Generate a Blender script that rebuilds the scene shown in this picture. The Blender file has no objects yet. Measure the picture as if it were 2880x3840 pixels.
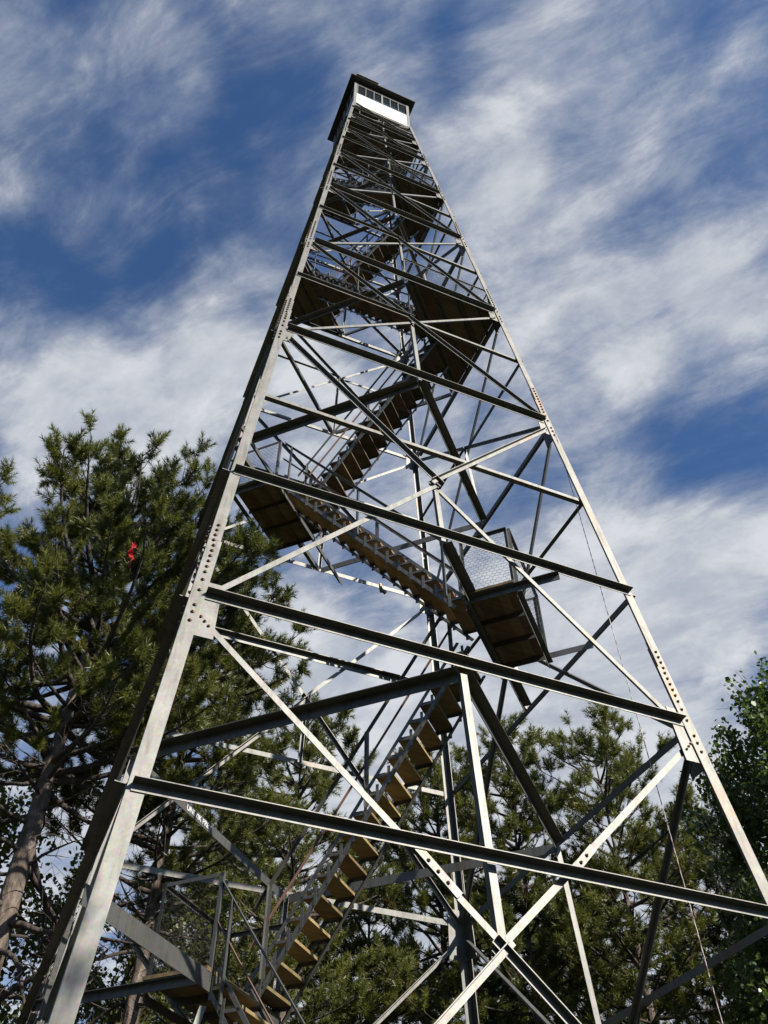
import bpy, math, random
import numpy as np
from mathutils import Vector, Matrix

C = bpy.context.scene.collection
G = 7.35          # height of the first main girt level above the ground
W0, TP = 3.05, 0.08343   # half width of the tower at that level, taper per metre

# ------------------------------------------------------------------ materials
def new_mat(name):
    m = bpy.data.materials.new(name); m.use_nodes = True
    nt = m.node_tree; b = nt.nodes['Principled BSDF']
    return m, nt, b
def N(nt, t, **kw):
    n = nt.nodes.new(t)
    for k, v in kw.items():
        if k in n.inputs: n.inputs[k].default_value = v
        else: setattr(n, k, v)
    return n
def ramp(nt, stops):
    r = nt.nodes.new('ShaderNodeValToRGB'); e = r.color_ramp.elements
    while len(e) > 1: e.remove(e[0])
    e[0].position, e[0].color = stops[0][0], (*stops[0][1], 1)
    for p, c in stops[1:]:
        x = e.new(p); x.color = (*c, 1)
    return r
def objco(nt, scale=(1, 1, 1)):
    tc = nt.nodes.new('ShaderNodeNewGeometry')
    mp = nt.nodes.new('ShaderNodeMapping'); mp.inputs['Scale'].default_value = scale
    nt.links.new(tc.outputs['Position'], mp.inputs['Vector'])
    return mp.outputs['Vector']

def steel_mat(name, base, rust=0.5, rough=.58, metal=.86):
    m, nt, b = new_mat(name)
    v = objco(nt)
    n1 = N(nt, 'ShaderNodeTexNoise', Scale=3.0, Detail=8.0, Roughness=.65)
    nt.links.new(v, n1.inputs['Vector'])
    r1 = ramp(nt, [(.3, tuple(x*.80 for x in base)), (.55, base), (.75, tuple(min(1, x*1.12) for x in base))])
    nt.links.new(n1.outputs['Fac'], r1.inputs['Fac'])
    vo = N(nt, 'ShaderNodeTexVoronoi', Scale=38.0); nt.links.new(v, vo.inputs['Vector'])
    mx0 = N(nt, 'ShaderNodeMix', data_type='RGBA', blend_type='MULTIPLY'); mx0.inputs['Factor'].default_value = .16
    nt.links.new(r1.outputs['Color'], mx0.inputs['A']); nt.links.new(vo.outputs['Color'], mx0.inputs['B'])
    st = N(nt, 'ShaderNodeTexNoise', Scale=14.0, Detail=7.0, Roughness=.7); nt.links.new(objco(nt, (1, 1, .07)), st.inputs['Vector'])
    rs_ = ramp(nt, [(.30, (.62, .60, .56)), (.5, (1, 1, 1)), (.75, (1.12, 1.12, 1.12))]); nt.links.new(st.outputs['Fac'], rs_.inputs['Fac'])
    mxs = N(nt, 'ShaderNodeMix', data_type='RGBA', blend_type='MULTIPLY'); mxs.inputs['Factor'].default_value = .8
    nt.links.new(mx0.outputs['Result'], mxs.inputs['A']); nt.links.new(rs_.outputs['Color'], mxs.inputs['B']); mx0 = mxs
    n2 = N(nt, 'ShaderNodeTexNoise', Scale=1.1, Detail=10.0, Roughness=.72)
    nt.links.new(v, n2.inputs['Vector'])
    r2 = ramp(nt, [(.62-.1*rust, (0, 0, 0)), (.80-.1*rust, (rust, rust, rust))])
    nt.links.new(n2.outputs['Fac'], r2.inputs['Fac'])
    mx = N(nt, 'ShaderNodeMix', data_type='RGBA')
    nt.links.new(r2.outputs['Color'], mx.inputs['Factor'])
    nt.links.new(mx0.outputs['Result'], mx.inputs['A']); mx.inputs['B'].default_value = (.27, .14, .06, 1)
    nt.links.new(mx.outputs['Result'], b.inputs['Base Color'])
    b.inputs['Metallic'].default_value = metal; b.inputs['Roughness'].default_value = rough
    bp = N(nt, 'ShaderNodeBump', Strength=.12, Distance=.004)
    nt.links.new(n1.outputs['Fac'], bp.inputs['Height']); nt.links.new(bp.outputs['Normal'], b.inputs['Normal'])
    return m
STEEL = steel_mat('galvanised_steel', (.190, .185, .171), .5)
STEEL_DARK = steel_mat('weathered_steel', (.150, .148, .138), .4)
STEEL_RUST = steel_mat('rusty_galvanised_steel', (.190, .181, .163), .72)
BOLT = steel_mat('bolt_steel', (.23, .19, .15), 1.0, .6)
REDRAIL = steel_mat('red_primer_rail', (.20, .115, .09), .6, .7, 0)
CABLIT, nt, b = new_mat('sunlit_cab_siding'); b.inputs['Base Color'].default_value = (.80, .80, .80, 1); b.inputs['Roughness'].default_value = .35  # front siding: sun glare on the metal put into the white
def plain(name, col, rough=.6, metal=0, noise=.25, sc=6):
    m, nt, b = new_mat(name)
    n = N(nt, 'ShaderNodeTexNoise', Scale=float(sc), Detail=6.0)
    nt.links.new(objco(nt), n.inputs['Vector'])
    r = ramp(nt, [(.3, tuple(c*(1-noise) for c in col)), (.7, tuple(c*(1+noise) for c in col))])
    nt.links.new(n.outputs['Fac'], r.inputs['Fac']); nt.links.new(r.outputs['Color'], b.inputs['Base Color'])
    b.inputs['Roughness'].default_value = rough; b.inputs['Metallic'].default_value = metal
    return m
ROOFM = plain('dark_roof_metal', (.035, .033, .032), .5)
CABSHADE = plain('shaded_cab_siding', (.14, .15, .16), .55)  # other cab sides: their shade put into a darker siding colour
HATCHM = plain('dark_hatch_mesh', (.05, .055, .05), .7)
WIRE = plain('wire', (.035, .035, .036), .6, .2)
FRAME = plain('window_frame_paint', (.19, .185, .165), .5)
GLASS, nt, b = new_mat('cab_glass'); b.inputs['Base Color'].default_value = (.02, .025, .03, 1); b.inputs['Roughness'].default_value = .08
RED, nt, b = new_mat('red_plastic'); b.inputs['Base Color'].default_value = (.38, .010, .012, 1); b.inputs['Roughness'].default_value = .75
ORANGE = plain('dead_needles', (.45, .22, .05), .7)

def wood_mat(name, cols, axis=0):
    m, nt, b = new_mat(name)
    g = nt.nodes.new('ShaderNodeNewGeometry')
    mp = nt.nodes.new('ShaderNodeMapping'); mp.inputs['Rotation'].default_value = (0, 0, math.radians(45))
    mp.inputs['Scale'].default_value = (2.0, 14.0, 9.0) if axis == 0 else (14.0, 2.0, 9.0)
    nt.links.new(g.outputs['Position'], mp.inputs['Vector'])
    n = N(nt, 'ShaderNodeTexNoise', Scale=1.0, Detail=7.0, Roughness=.6, Distortion=.6)
    nt.links.new(mp.outputs['Vector'], n.inputs['Vector'])
    r = ramp(nt, [(.3, cols[0]), (.5, cols[1]), (.72, cols[2])])
    at = N(nt, 'ShaderNodeAttribute', attribute_name='tint')
    hs = N(nt, 'ShaderNodeHueSaturation')
    ma = N(nt, 'ShaderNodeMath', operation='MULTIPLY_ADD'); ma.inputs[1].default_value = .7; ma.inputs[2].default_value = .6
    nt.links.new(at.outputs['Fac'], ma.inputs[0]); nt.links.new(ma.outputs[0], hs.inputs['Value'])
    nt.links.new(n.outputs['Fac'], r.inputs['Fac']); nt.links.new(r.outputs['Color'], hs.inputs['Color'])
    n3 = N(nt, 'ShaderNodeTexNoise', Scale=2.3, Detail=5.0); nt.links.new(g.outputs['Position'], n3.inputs['Vector'])
    r3 = ramp(nt, [(.52, (0, 0, 0)), (.75, (.6, .6, .6))]); nt.links.new(n3.outputs['Fac'], r3.inputs['Fac'])
    mx = N(nt, 'ShaderNodeMix', data_type='RGBA'); nt.links.new(r3.outputs['Color'], mx.inputs['Factor'])
    nt.links.new(hs.outputs['Color'], mx.inputs['A']); mx.inputs['B'].default_value = (.22, .10, .04, 1)
    nt.links.new(mx.outputs['Result'], b.inputs['Base Color'])
    b.inputs['Roughness'].default_value = .75
    return m
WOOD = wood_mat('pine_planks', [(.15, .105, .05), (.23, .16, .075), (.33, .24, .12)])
LITW = wood_mat('sunlit_pine_treads', [(.15, .105, .042), (.22, .16, .068), (.31, .225, .10)])  # lowest flights: warm sunlight put into the tread colour
SHADEW = wood_mat('shaded_treads', [(.05, .038, .022), (.09, .068, .038), (.15, .11, .06)])  # upper flights: shade on the treads put into a darker wood colour
DECKW = wood_mat('deck_planks', [(.095, .068, .033), (.15, .108, .052), (.22, .165, .082)])

def leaf_mat(name, c_dark, c_light, c_brown, trans=.35, rough=.45):
    m, nt, b = new_mat(name)
    at = N(nt, 'ShaderNodeAttribute', attribute_name='tint')
    r = ramp(nt, [(0, c_brown), (.06, c_brown), (.09, c_dark), (.55, tuple((a+d)/2 for a, d in zip(c_dark, c_light))), (1, c_light)])
    nt.links.new(at.outputs['Fac'], r.inputs['Fac'])
    nt.links.new(r.outputs['Color'], b.inputs['Base Color']); b.inputs['Roughness'].default_value = rough
    tr = N(nt, 'ShaderNodeBsdfTranslucent')
    br = N(nt, 'ShaderNodeHueSaturation', Value=1.5, Saturation=1.1); nt.links.new(r.outputs['Color'], br.inputs['Color'])
    nt.links.new(br.outputs['Color'], tr.inputs['Color'])
    ms = N(nt, 'ShaderNodeMixShader', Fac=trans)
    nt.links.new(b.outputs[0], ms.inputs[1]); nt.links.new(tr.outputs[0], ms.inputs[2])
    nt.links.new(ms.outputs[0], nt.nodes['Material Output'].inputs['Surface'])
    return m
NEEDLE = leaf_mat('pine_needles', (.052, .066, .015), (.185, .190, .038), (.20, .10, .028), .28)
NEEDLE_D = leaf_mat('dark_conifer_needles', (.016, .026, .012), (.042, .062, .022), (.10, .06, .03), .2)
LEAF = leaf_mat('aspen_leaves', (.034, .060, .012), (.112, .155, .032), (.14, .15, .04), .35, .35)
LEAF_Y = leaf_mat('oak_leaves', (.050, .066, .012), (.17, .17, .035), (.20, .11, .025), .4)

def bark_mat(name, cols):
    m, nt, b = new_mat(name)
    v = objco(nt, (1, 1, .45))
    vo = N(nt, 'ShaderNodeTexVoronoi', Scale=13.0); nt.links.new(v, vo.inputs['Vector'])
    n = N(nt, 'ShaderNodeTexNoise', Scale=9.0, Detail=9.0, Roughness=.7); nt.links.new(v, n.inputs['Vector'])
    r = ramp(nt, [(.3, cols[0]), (.5, cols[1]), (.7, cols[2])])
    nt.links.new(n.outputs['Fac'], r.inputs['Fac'])
    nt.links.new(r.outputs['Color'], b.inputs['Base Color']); b.inputs['Roughness'].default_value = .85
    mm = N(nt, 'ShaderNodeMath', operation='ADD'); nt.links.new(vo.outputs['Distance'], mm.inputs[0]); nt.links.new(n.outputs['Fac'], mm.inputs[1])
    bp = N(nt, 'ShaderNodeBump', Strength=.8, Distance=.04); nt.links.new(mm.outputs[0], bp.inputs['Height']); nt.links.new(bp.outputs['Normal'], b.inputs['Normal'])
    return m
BARK = bark_mat('pine_bark', [(.040, .030, .024), (.12, .090, .070), (.27, .21, .17)])
BARK_D = bark_mat('dark_bark', [(.035, .028, .022), (.09, .07, .055), (.17, .14, .115)])

LIMB = bark_mat('limb_bark', [(.022, .017, .014), (.055, .042, .034), (.12, .092, .075)])

# ------------------------------------------------------------------ mesh collecting
class MB:
    def __init__(s): s.v = []; s.f = []; s.m = []; s.t = []; s.cm = 0; s.ct = .5
    def add(s, vs, fs):
        o = len(s.v); s.v += [tuple(x) for x in vs]; s.f += [tuple(i+o for i in f) for f in fs]
        s.m += [s.cm]*len(fs); s.t += [s.ct]*len(fs)
    def prism(s, a, b):           # two rings of the same count
        n = len(a)
        s.add(list(a)+list(b), [tuple(range(n-1, -1, -1)), tuple(range(n, 2*n))] + [(i, (i+1) % n, n+(i+1) % n, n+i) for i in range(n)])
    def angle(s, p0, p1, a, b, wa, wb, t):
        p0, p1, a, b = Vector(p0), Vector(p1), Vector(a).normalized(), Vector(b).normalized()
        L = [a*0, a*wa, a*wa+b*t, a*t+b*t, a*t+b*wb, b*wb]
        if (p1-p0).dot(a.cross(b)) < 0: L = L[::-1]
        s.prism([p0+x for x in L], [p1+x for x in L])
    def bar(s, p0, p1, w, h, up=(0, 0, 1)):
        p0, p1 = Vector(p0), Vector(p1); d = (p1-p0).normalized(); u = Vector(up)
        sd = d.cross(u)
        if sd.length < 1e-4: sd = d.cross(Vector((1, 0, 0)))
        sd.normalize(); u = sd.cross(d)
        L = [-sd*w/2-u*h/2, sd*w/2-u*h/2, sd*w/2+u*h/2, -sd*w/2+u*h/2]
        s.prism([p0+x for x in L], [p1+x for x in L])
    def rod(s, p0, p1, r, n=6, r1=None):
        p0, p1 = Vector(p0), Vector(p1); d = (p1-p0).normalized()
        a = d.orthogonal().normalized(); c = d.cross(a); r1 = r if r1 is None else r1
        R = lambda p, q: [p+(a*math.cos(2*math.pi*i/n)+c*math.sin(2*math.pi*i/n))*q for i in range(n)]
        s.prism(R(p0, r), R(p1, r1))
    def tube(s, pts, rad, n=6):
        rings = []; a = None
        pts = [Vector(p) for p in pts]
        for i, p in enumerate(pts):
            d = (pts[min(i+1, len(pts)-1)]-pts[max(i-1, 0)]).normalized()
            a = d.orthogonal().normalized() if a is None else (a-d*a.dot(d)).normalized()
            c = d.cross(a)
            rings += [p+(a*math.cos(2*math.pi*k/n)+c*math.sin(2*math.pi*k/n))*rad[i] for k in range(n)]
        fs = [(j*n+k, j*n+(k+1) % n, (j+1)*n+(k+1) % n, (j+1)*n+k) for j in range(len(pts)-1) for k in range(n)]
        s.add(rings, fs)
    def build(s, name, mats, parent=None, smooth=False, kind=None):
        me = bpy.data.meshes.new(name); me.from_pydata(s.v, [], s.f); me.update()
        if not isinstance(mats, (list, tuple)): mats = [mats]
        for m in mats: me.materials.append(m)
        if len(mats) > 1: me.polygons.foreach_set('material_index', s.m)
        at = me.attributes.new('tint', 'FLOAT', 'FACE'); at.data.foreach_set('value', s.t)
        if smooth: me.shade_smooth()
        o = bpy.data.objects.new(name, me); C.objects.link(o)
        if parent is not None: o.parent = parent
        if kind: o['kind'] = kind
        return o
def empty(name, loc=(0, 0, 0)):
    o = bpy.data.objects.new(name, None); o.location = loc; C.objects.link(o); return o
def tag(o, label=None, cat=None, group=None, kind=None):
    for k, v in (('label', label), ('category', cat), ('group', group), ('kind', kind)):
        if v: o[k] = v
    return o

# ------------------------------------------------------------------ the tower
tower = empty('lookout_tower')
tag(tower, 'tall galvanised steel fire lookout tower with zigzag stairs and a small cab on top', 'lookout tower')
LV = [-6.40, 0.0, 6.40, 10.56, 14.47, 17.62, 20.36, 22.30, 24.0]
def hw(z): return W0-TP*z
cs = [(1, 0), (0, 1), (-1, 0), (0, -1)]
def rot(k, x, y): c, s = cs[k % 4]; return (x*c-y*s, x*s+y*c)
def FP(k, x, z, off=0):           # point on face k (0 = front face); off = outwards
    X, Y = rot(k, x, -hw(z)-off); return Vector((X, Y, z+G))
def FD(k, x, o, z):               # direction in face k
    X, Y = rot(k, x, -o); return Vector((X, Y, z))
FOUT = lambda k: FD(k, 0, 1, TP).normalized()
FUP = lambda k: FD(k, 0, -TP, 1).normalized()

def bolt(mb, p, nrm, r=.018, h=.016, n=6):
    r *= 1.2; nrm = Vector(nrm).normalized(); mb.cm = 1; mb.rod(p, Vector(p)+nrm*h, r, n); mb.rod(Vector(p)+nrm*h, Vector(p)+nrm*h*1.7, r*.55, 6); mb.cm = 0

# legs
legsec = [(-7.33, .95, .150, .014), (.955, 7.2, .127, .012), (7.205, 15.2, .105, .010), (15.205, 24.05, .09, .009)]
rusty = (1,)
for k in range(4):                # corner k = left corner of face k (0: A, 1: B, 2: C, 3: D)
    mb = MB()
    def CP(z, k=k): X, Y = rot(k, -hw(z), -hw(z)); return Vector((X, Y, z+G))
    a = FD(k, 1, 0, 0); bdir = FD(k, 0, -1, 0)
    for z0, z1, w, t in legsec:
        mb.angle(CP(z0), CP(z1), a, bdir, w, w, t)
    for zc, nrow in ((.95, 5), (7.2, 5), (15.2, 4)):   # splices with inner angle and two bolt rows
        wz = .12 if zc < 2 else .10 if zc < 9 else .08
        dz = .42 if zc < 9 else .3
        off = a*.016+bdir*.016
        mb.angle(CP(zc-dz)+off, CP(zc+dz)+off, a, bdir, wz, wz, .014)
    for lv in (0, 6.4, 10.56, 14.47, 17.62, 20.36):
        st = .088
        s0 = -.33
        zs = [lv-.30, lv-.18, lv-.08] + [lv+.14, lv+.30]+[lv+.42+i*st for i in range(10 if lv < 15 else 5)]
        for i, z in enumerate(zs):
            wd = .075 if z < .9 else .06 if z < 7 else .05
            bolt(mb, CP(z)+a*wd-bdir*.0005, -bdir+Vector((0, 0, TP)), .017 if lv < 10 else .014)
            bolt(mb, CP(z)+bdir*wd-a*.0005, -a+Vector((0, 0, TP)), .017 if lv < 10 else .014)
    leg = mb.build('leg', [STEEL_RUST if k in rusty else STEEL, BOLT], tower)
    if k in rusty: leg['label'] = 'rust streaked corner leg'
    # gusset plates: two faces at every level
    for lv in LV[1:-1]:
        for side in (0, 1):
            g = MB(); kk = k if side == 0 else (k+3) % 4; sx = -1 if side == 0 else 1
            up, dn = (.30, .46) if lv < 1 else (.22, .30) if lv < 15 else (.16, .22)
            ex = .20 if lv < 1 else .15 if lv < 15 else .11
            z0, z1 = lv-dn, lv+up
            wl = .02
            def q(x, z, off): return FP(kk, x, z, off)
            r0 = [q(sx*(hw(z0)-wl), z0, -.032), q(sx*(hw(z0)-.14-ex), z0, -.032), q(sx*(hw(z1)-.14-ex*.75), z1, -.032), q(sx*(hw(z1)-wl), z1, -.032)]
            r1 = [p+FOUT(kk)*.012 for p in r0]
            if sx > 0: r0, r1 = r0[::-1], r1[::-1]
            g.prism(r1, r0)
            fo = FOUT(kk)
            for j in range(3):
                if lv < 15: bolt(g, FP(kk, sx*(hw(z0)-.19-.045*j), lv-.20-.045*j*1.1, -.019), fo, .014)
            gp = g.build('gusset_plate', [STEEL, BOLT], leg)

def face_member(name, k, x0, z0, x1, z1, off, typ, wa, wb, t, mat=STEEL, trim=0):
    p0, p1 = FP(k, x0, z0, off), FP(k, x1, z1, off)
    d = (p1-p0).normalized(); p0 = p0+d*trim; p1 = p1-d*trim
    o = FOUT(k); perp = d.cross(o)
    if perp.z > 0: perp = -perp       # downwards, in the face
    mb = MB()
    if typ == 'out': mb.angle(p0, p1, perp, o, wa, wb, t)           # heel at top, flange outwards
    elif typ == 'back': mb.angle(p0, p1, perp, -o, wa, wb, t)      # heel at top, flange inwards
    else: mb.angle(p0+perp*wa, p1+perp*wa, -perp, -o, wa, wb, t)    # heel at bottom, flange inwards
    return mb.build(name, mat, tower)

def line_x(xa, za, xb, zb, z): return xa+(xb-xa)*(z-za)/(zb-za)
hexn = []
for k in range(4):
    m = STEEL
    for i, lv in enumerate(LV):
        if i == len(LV)-1: continue
        s = .10 if i < 5 else .08
        w = hw(lv)
        face_member('horizontal_girt', k, -(w-.155), lv+.13 if i else lv+.1, (w-.155), lv+.13 if i else lv+.1, -.0175, 'out', s*.88, s*1.08, .009, m)
    for i in range(len(LV)-1):
        za, zb = LV[i], LV[i+1]; wa_, wb_ = hw(za), hw(zb)
        fx = wa_/(wa_+wb_); zx = za+(zb-za)*fx
        e = .12
        s = .066 if i == 0 else .066 if i == 1 else .058 if i < 5 else .048
        off_lo, off_hi = -.0455, -.017
        if i < 2:
            # lower halves behind the plate, upper halves in front
            lo, up = ('out', 'back') if i == 0 else ('back', 'out')
            face_member('diagonal_brace', k, -(wa_-e), za+.1, .06, zx+.05, -.017 if lo == 'out' else -.034, lo, s, s, .009, m)
            face_member('diagonal_brace', k, (wa_-e), za+.1, -.06, zx+.05, -.034 if lo == 'out' else -.060, lo, s, s, .009, m)
            face_member('diagonal_brace', k, -(wb_-e-.1), zb-.22, .1, zx-.05, -.034 if up == 'back' else -.017, up, s, s, .009, m)
            face_member('diagonal_brace', k, (wb_-e-.1), zb-.22, -.1, zx-.05, -.060 if up == 'back' else .0, up, s, s, .009, m)
        else:
            face_member('diagonal_brace', k, -(wa_-e), za+.14, (wb_-e), zb-.05, -.045, 'back', s, s, .008, m)
            face_member('diagonal_brace', k, (wa_-e), za+.14, -(wb_-e), zb-.05, -.008, 'out', s, s, .008, m)
        # sub struts
        if i == 0: subs = [(-2.17, 'out', .09)]
        elif i == 1: subs = [(2.22+.09, 'out', .09), (4.37, 'in', .07)]
        else: subs = [(None, 'mix', .06 if i < 5 else .05)]
        for zs, typ, ss in subs:
            if typ != 'mix':
                w = hw(zs)
                face_member('horizontal_strut', k, -(w-.03), zs, (w-.03), zs, .0035 if typ == 'out' else -.036, typ, ss*(.90 if typ == 'out' else 1), ss*(1.12 if typ == 'out' else 1), .008, m)
            else:
                w = hw(zx)
                face_member('horizontal_strut', k, -(w-.03), zx+.12, .02, zx+.12, .0035, 'out', ss, ss, .007, m)
                face_member('horizontal_strut', k, .02, zx+.12, (w-.03), zx+.12, -.030, 'in', ss, ss, .007, m)
        # hanger bars on the centre line
        hwid = .080 if i == 0 else .064 if i < 3 else .05
        if i == 0: z0, z1 = zx-.05, .0
        elif i == 1: z0, z1 = 2.22, zx
        else: z0, z1 = za+.05, zx
        mb = MB(); p0, p1 = FP(k, -.02, z0, -.064), FP(k, -.02, z1, -.064)
        mb.angle(p0, p1, FD(k, 1, 0, 0), -FOUT(k), hwid, hwid, .008)
        mb.build('hanger_bar', m, tower)
    # horizontal ties between the middles of neighbouring faces
    for lv in [0, 2.22, 6.4, 10.56, 14.47, 17.62, 20.36, 22.3]:
        s = .13 if lv < 8 else .10 if lv < 12 else .08
        zt = lv+.04
        if lv == 2.22 and k != 0: continue
        p0, p1 = FP(k, 0, zt, -.10), FP(k+1, 0, zt, -.10)
        d = (p1-p0).normalized(); o = Vector((d.y, -d.x, 0)); 
        if o.dot((p0+p1)/2-Vector((0, 0, zt+G))) < 0: o = -o
        mb = MB(); mb.angle(p0+d*.02, p1-d*.02, Vector((0, 0, -1)), o, s, s, .009)
        mb.build('corner_tie', m, tower)
mb = MB(); mb.angle((-hw(2.2)+.03, .04, 2.24+G), (1.16, .06, 2.24+G), (0, 0, -1), (0, -1, 0), .10, .08, .009)
mb.build('cross_beam', STEEL, tower)
# splice plates with bolts on the two lowest panels
def splice(k, x, z, ang, off):
    mb = MB(); up = FUP(k); rt = FD(k, 1, 0, 0); d = rt*math.cos(ang)+up*math.sin(ang); n = FOUT(k)
    p = FP(k, x, z, off); q = n.cross(d)
    r = [p-d*.26-q*.04, p+d*.26-q*.04, p+d*.26+q*.04, p-d*.26+q*.04]
    mb.prism(r, [v+n*.008 for v in r])
    for i in range(3):
        bolt(mb, p+d*(-.12+.12*i)+n*.008, n, .016)
    mb.build('splice_plate', [STEEL, BOLT], tower)
for k in range(4):
    splice(k, .95, -2.05, math.radians(46), -.010)
    splice(k, -.55, -2.42, math.radians(-46), -.006)

# ------------------------------------------------------------------ stairs and landings
def ST(u, v, z): return Vector(((u+v)/2, (v-u)/2, z+G))
ud = Vector((1, -1, 0)).normalized(); vd = Vector((1, 1, 0)).normalized()
UP = Vector((0, 0, 1))
rnd = random.Random(3)
upper_treads = MB()
def flight(u0, z0, u1, z1, va, vb, n, idx, rail_sides):
    """u0,z0 lower end; u1,z1 upper end; lane va..vb (near, far)"""
    mb = MB(); a0, a1 = ST(u0, 0, z0), ST(u1, 0, z1)
    d = (a1-a0); L = d.length; dn = d.normalized(); hd = Vector((d.x, d.y, 0)).normalized()
    pn = UP-dn*dn.z; pn.normalize()
    dep = .24
    for v in (va, vb):
        inn = vd if v == va else -vd
        b0, b1 = ST(u0, v, z0), ST(u1, v, z1)
        mb.angle(b0+pn*.10, b1+pn*.10, -pn, inn, .05, .045, .006)
        mb.angle(b0-pn*(dep-.10), b1-pn*(dep-.10), pn, inn, .05, .045, .006)
        for i in range(n):
            f = (i+.5)/n; c = b0.lerp(b1, f)
            top = c+UP*.15+hd*.02; 
            # short upright and the flat step bracket
            mb.bar(c+hd*.08-UP*.155, c+hd*.08+UP*.09, .04, .008, vd)
            mb.angle(c-hd*.13-UP*.02, c+hd*.13-UP*.02, UP*-1, inn, .035, .05, .006)
    sc = mb.build('staircase', STEEL_DARK if idx > 2 else STEEL, tower)
    for i in range(n):
        f = (i+.5)/n
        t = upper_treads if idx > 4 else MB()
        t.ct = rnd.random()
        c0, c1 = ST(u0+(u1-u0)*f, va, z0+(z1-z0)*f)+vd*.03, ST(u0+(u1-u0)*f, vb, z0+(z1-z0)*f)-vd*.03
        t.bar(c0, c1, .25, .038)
        if idx <= 4: t.build('tread', LITW if idx < 2 else WOOD if idx < 3 else SHADEW, sc)
    for v in rail_sides:
        r = MB(); b0, b1 = ST(u0, v, z0), ST(u1, v, z1); rw = .05 if idx < 3 else .035
        o = UP*1.02
        inn = -vd if v == va else vd
        r.angle(b0+o, b1+o, -UP, inn, rw, rw, .006)
        nP = 3
        for i in range(nP):
            f = .06+.88*i/(nP-1); c = b0.lerp(b1, f)+inn*.02
            r.angle(c-UP*.1, c+o, hd, inn, rw, rw, .006)
        r.build('handrail', STEEL, sc)
        r = MB(); r.angle(b0+UP*.55+inn*.008, b1+UP*.55+inn*.008, -UP, inn, .035, .03, .005)
        r.build('middle_rail', REDRAIL, sc)

def hexnet(p, du, dv, U, V, cell, rad, sag=0, seed=0):
    rn = random.Random(seed)
    mb = MB(); du, dv = Vector(du).normalized(), Vector(dv).normalized(); nn = du.cross(dv)
    w = cell; h = cell*.9; done = set()
    def pt(a, b_):
        u, v = a*w*.5, b_*h*.5
        u = min(max(u, 0), U); v = min(max(v, 0), V)
        j = .12*cell
        s = sag*math.sin(math.pi*u/U)*math.sin(math.pi*min(1, v/V*1.0))
        rr = random.Random(hash((a, b_, seed)))
        return p+du*(u+rr.uniform(-j, j))+dv*(v+rr.uniform(-j, j))+nn*(s+rr.uniform(-1, 1)*.006)
    def edge(A, B):
        p0, p1 = pt(*A), pt(*B)
        if (p1-p0).length < cell*.15: return
        mb.rod(p0, p1, rad, 3)
    nu, nv = int(U/w), int(V/(h*1.0))
    # brick-wall pattern drawn out into hexagons (vertical twisted edges)
    for r in range(0, int(V/(h*.75))+1):
        y0 = r*1.5
        for c in range(0, nu+1):
            x = c*2+(r % 2)
            if x*w*.5 > U: continue
            A = (x, y0); 
            edge(A, (x+1, y0+.5)) if (x+1)*w*.5 <= U else None
            if x-1 >= 0: edge(A, (x-1, y0+.5))
            if x+1 <= U/w*2: edge((x+1, y0+.5), (x+1, y0+1.5))
    return mb

def panel(p0, p1, hgt, net=True, cell=.072, rad=.0021, seed=0, sag=.03, par=None):
    """guard rail panel with posts, top rail, middle rail and wire netting"""
    p0, p1 = Vector(p0), Vector(p1); d = (p1-p0).normalized(); n = Vector((d.y, -d.x, 0))
    mb = MB(); pw = .045 if p0.z < G+8 else .03
    for q, s in ((p0, 1), (p1, -1)):
        mb.angle(q-UP*.05, q+UP*hgt, d*s, n, pw, pw, .005)
    mb.angle(p0+UP*hgt, p1+UP*hgt, -UP, n, pw, pw, .005)
    mb.build('guard_rail', STEEL, par)
    if net:
        h = hexnet(p0+n*.012, d, UP, (p1-p0).length, hgt-.03, cell, rad, sag, seed)
        h.build('wire_netting', WIRE, par)

def deck(poly, z, plank_dir, plank_w, name='landing'):
    """poly: list of (x,y); planks clipped to the polygon"""
    mb = MB(); pd = Vector((plank_dir[0], plank_dir[1])).normalized(); qd = Vector((-pd.y, pd.x))
    P = [Vector((x, y)) for x, y in poly]
    qs = [p.dot(qd) for p in P]; q0, q1 = min(qs), max(qs)
    nrow = max(1, round((q1-q0)/plank_w)); pw = (q1-q0)/nrow
    def clip(pl, nrm, c, sgn):
        out = []
        for i in range(len(pl)):
            a, b_ = pl[i], pl[(i+1) % len(pl)]; da, db = (a.dot(nrm)-c)*sgn, (b_.dot(nrm)-c)*sgn
            if da >= 0: out.append(a)
            if da*db < 0: out.append(a.lerp(b_, da/(da-db)))
        return out
    for i in range(nrow):
        pl = clip(clip(P, qd, q0+i*pw+.0012, 1), qd, q0+(i+1)*pw-.0012, -1)
        if len(pl) < 3: continue
        area = sum(pl[j].x*pl[(j+1) % len(pl)].y-pl[(j+1) % len(pl)].x*pl[j].y for j in range(len(pl)))
        if area < 0: pl = pl[::-1]
        mb.ct = rnd.random()
        mb.prism([Vector((a.x, a.y, z+G)) for a in pl], [Vector((a.x, a.y, z+G+.042)) for a in pl])
    return mb.build(name, DECKW, tower)

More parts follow.
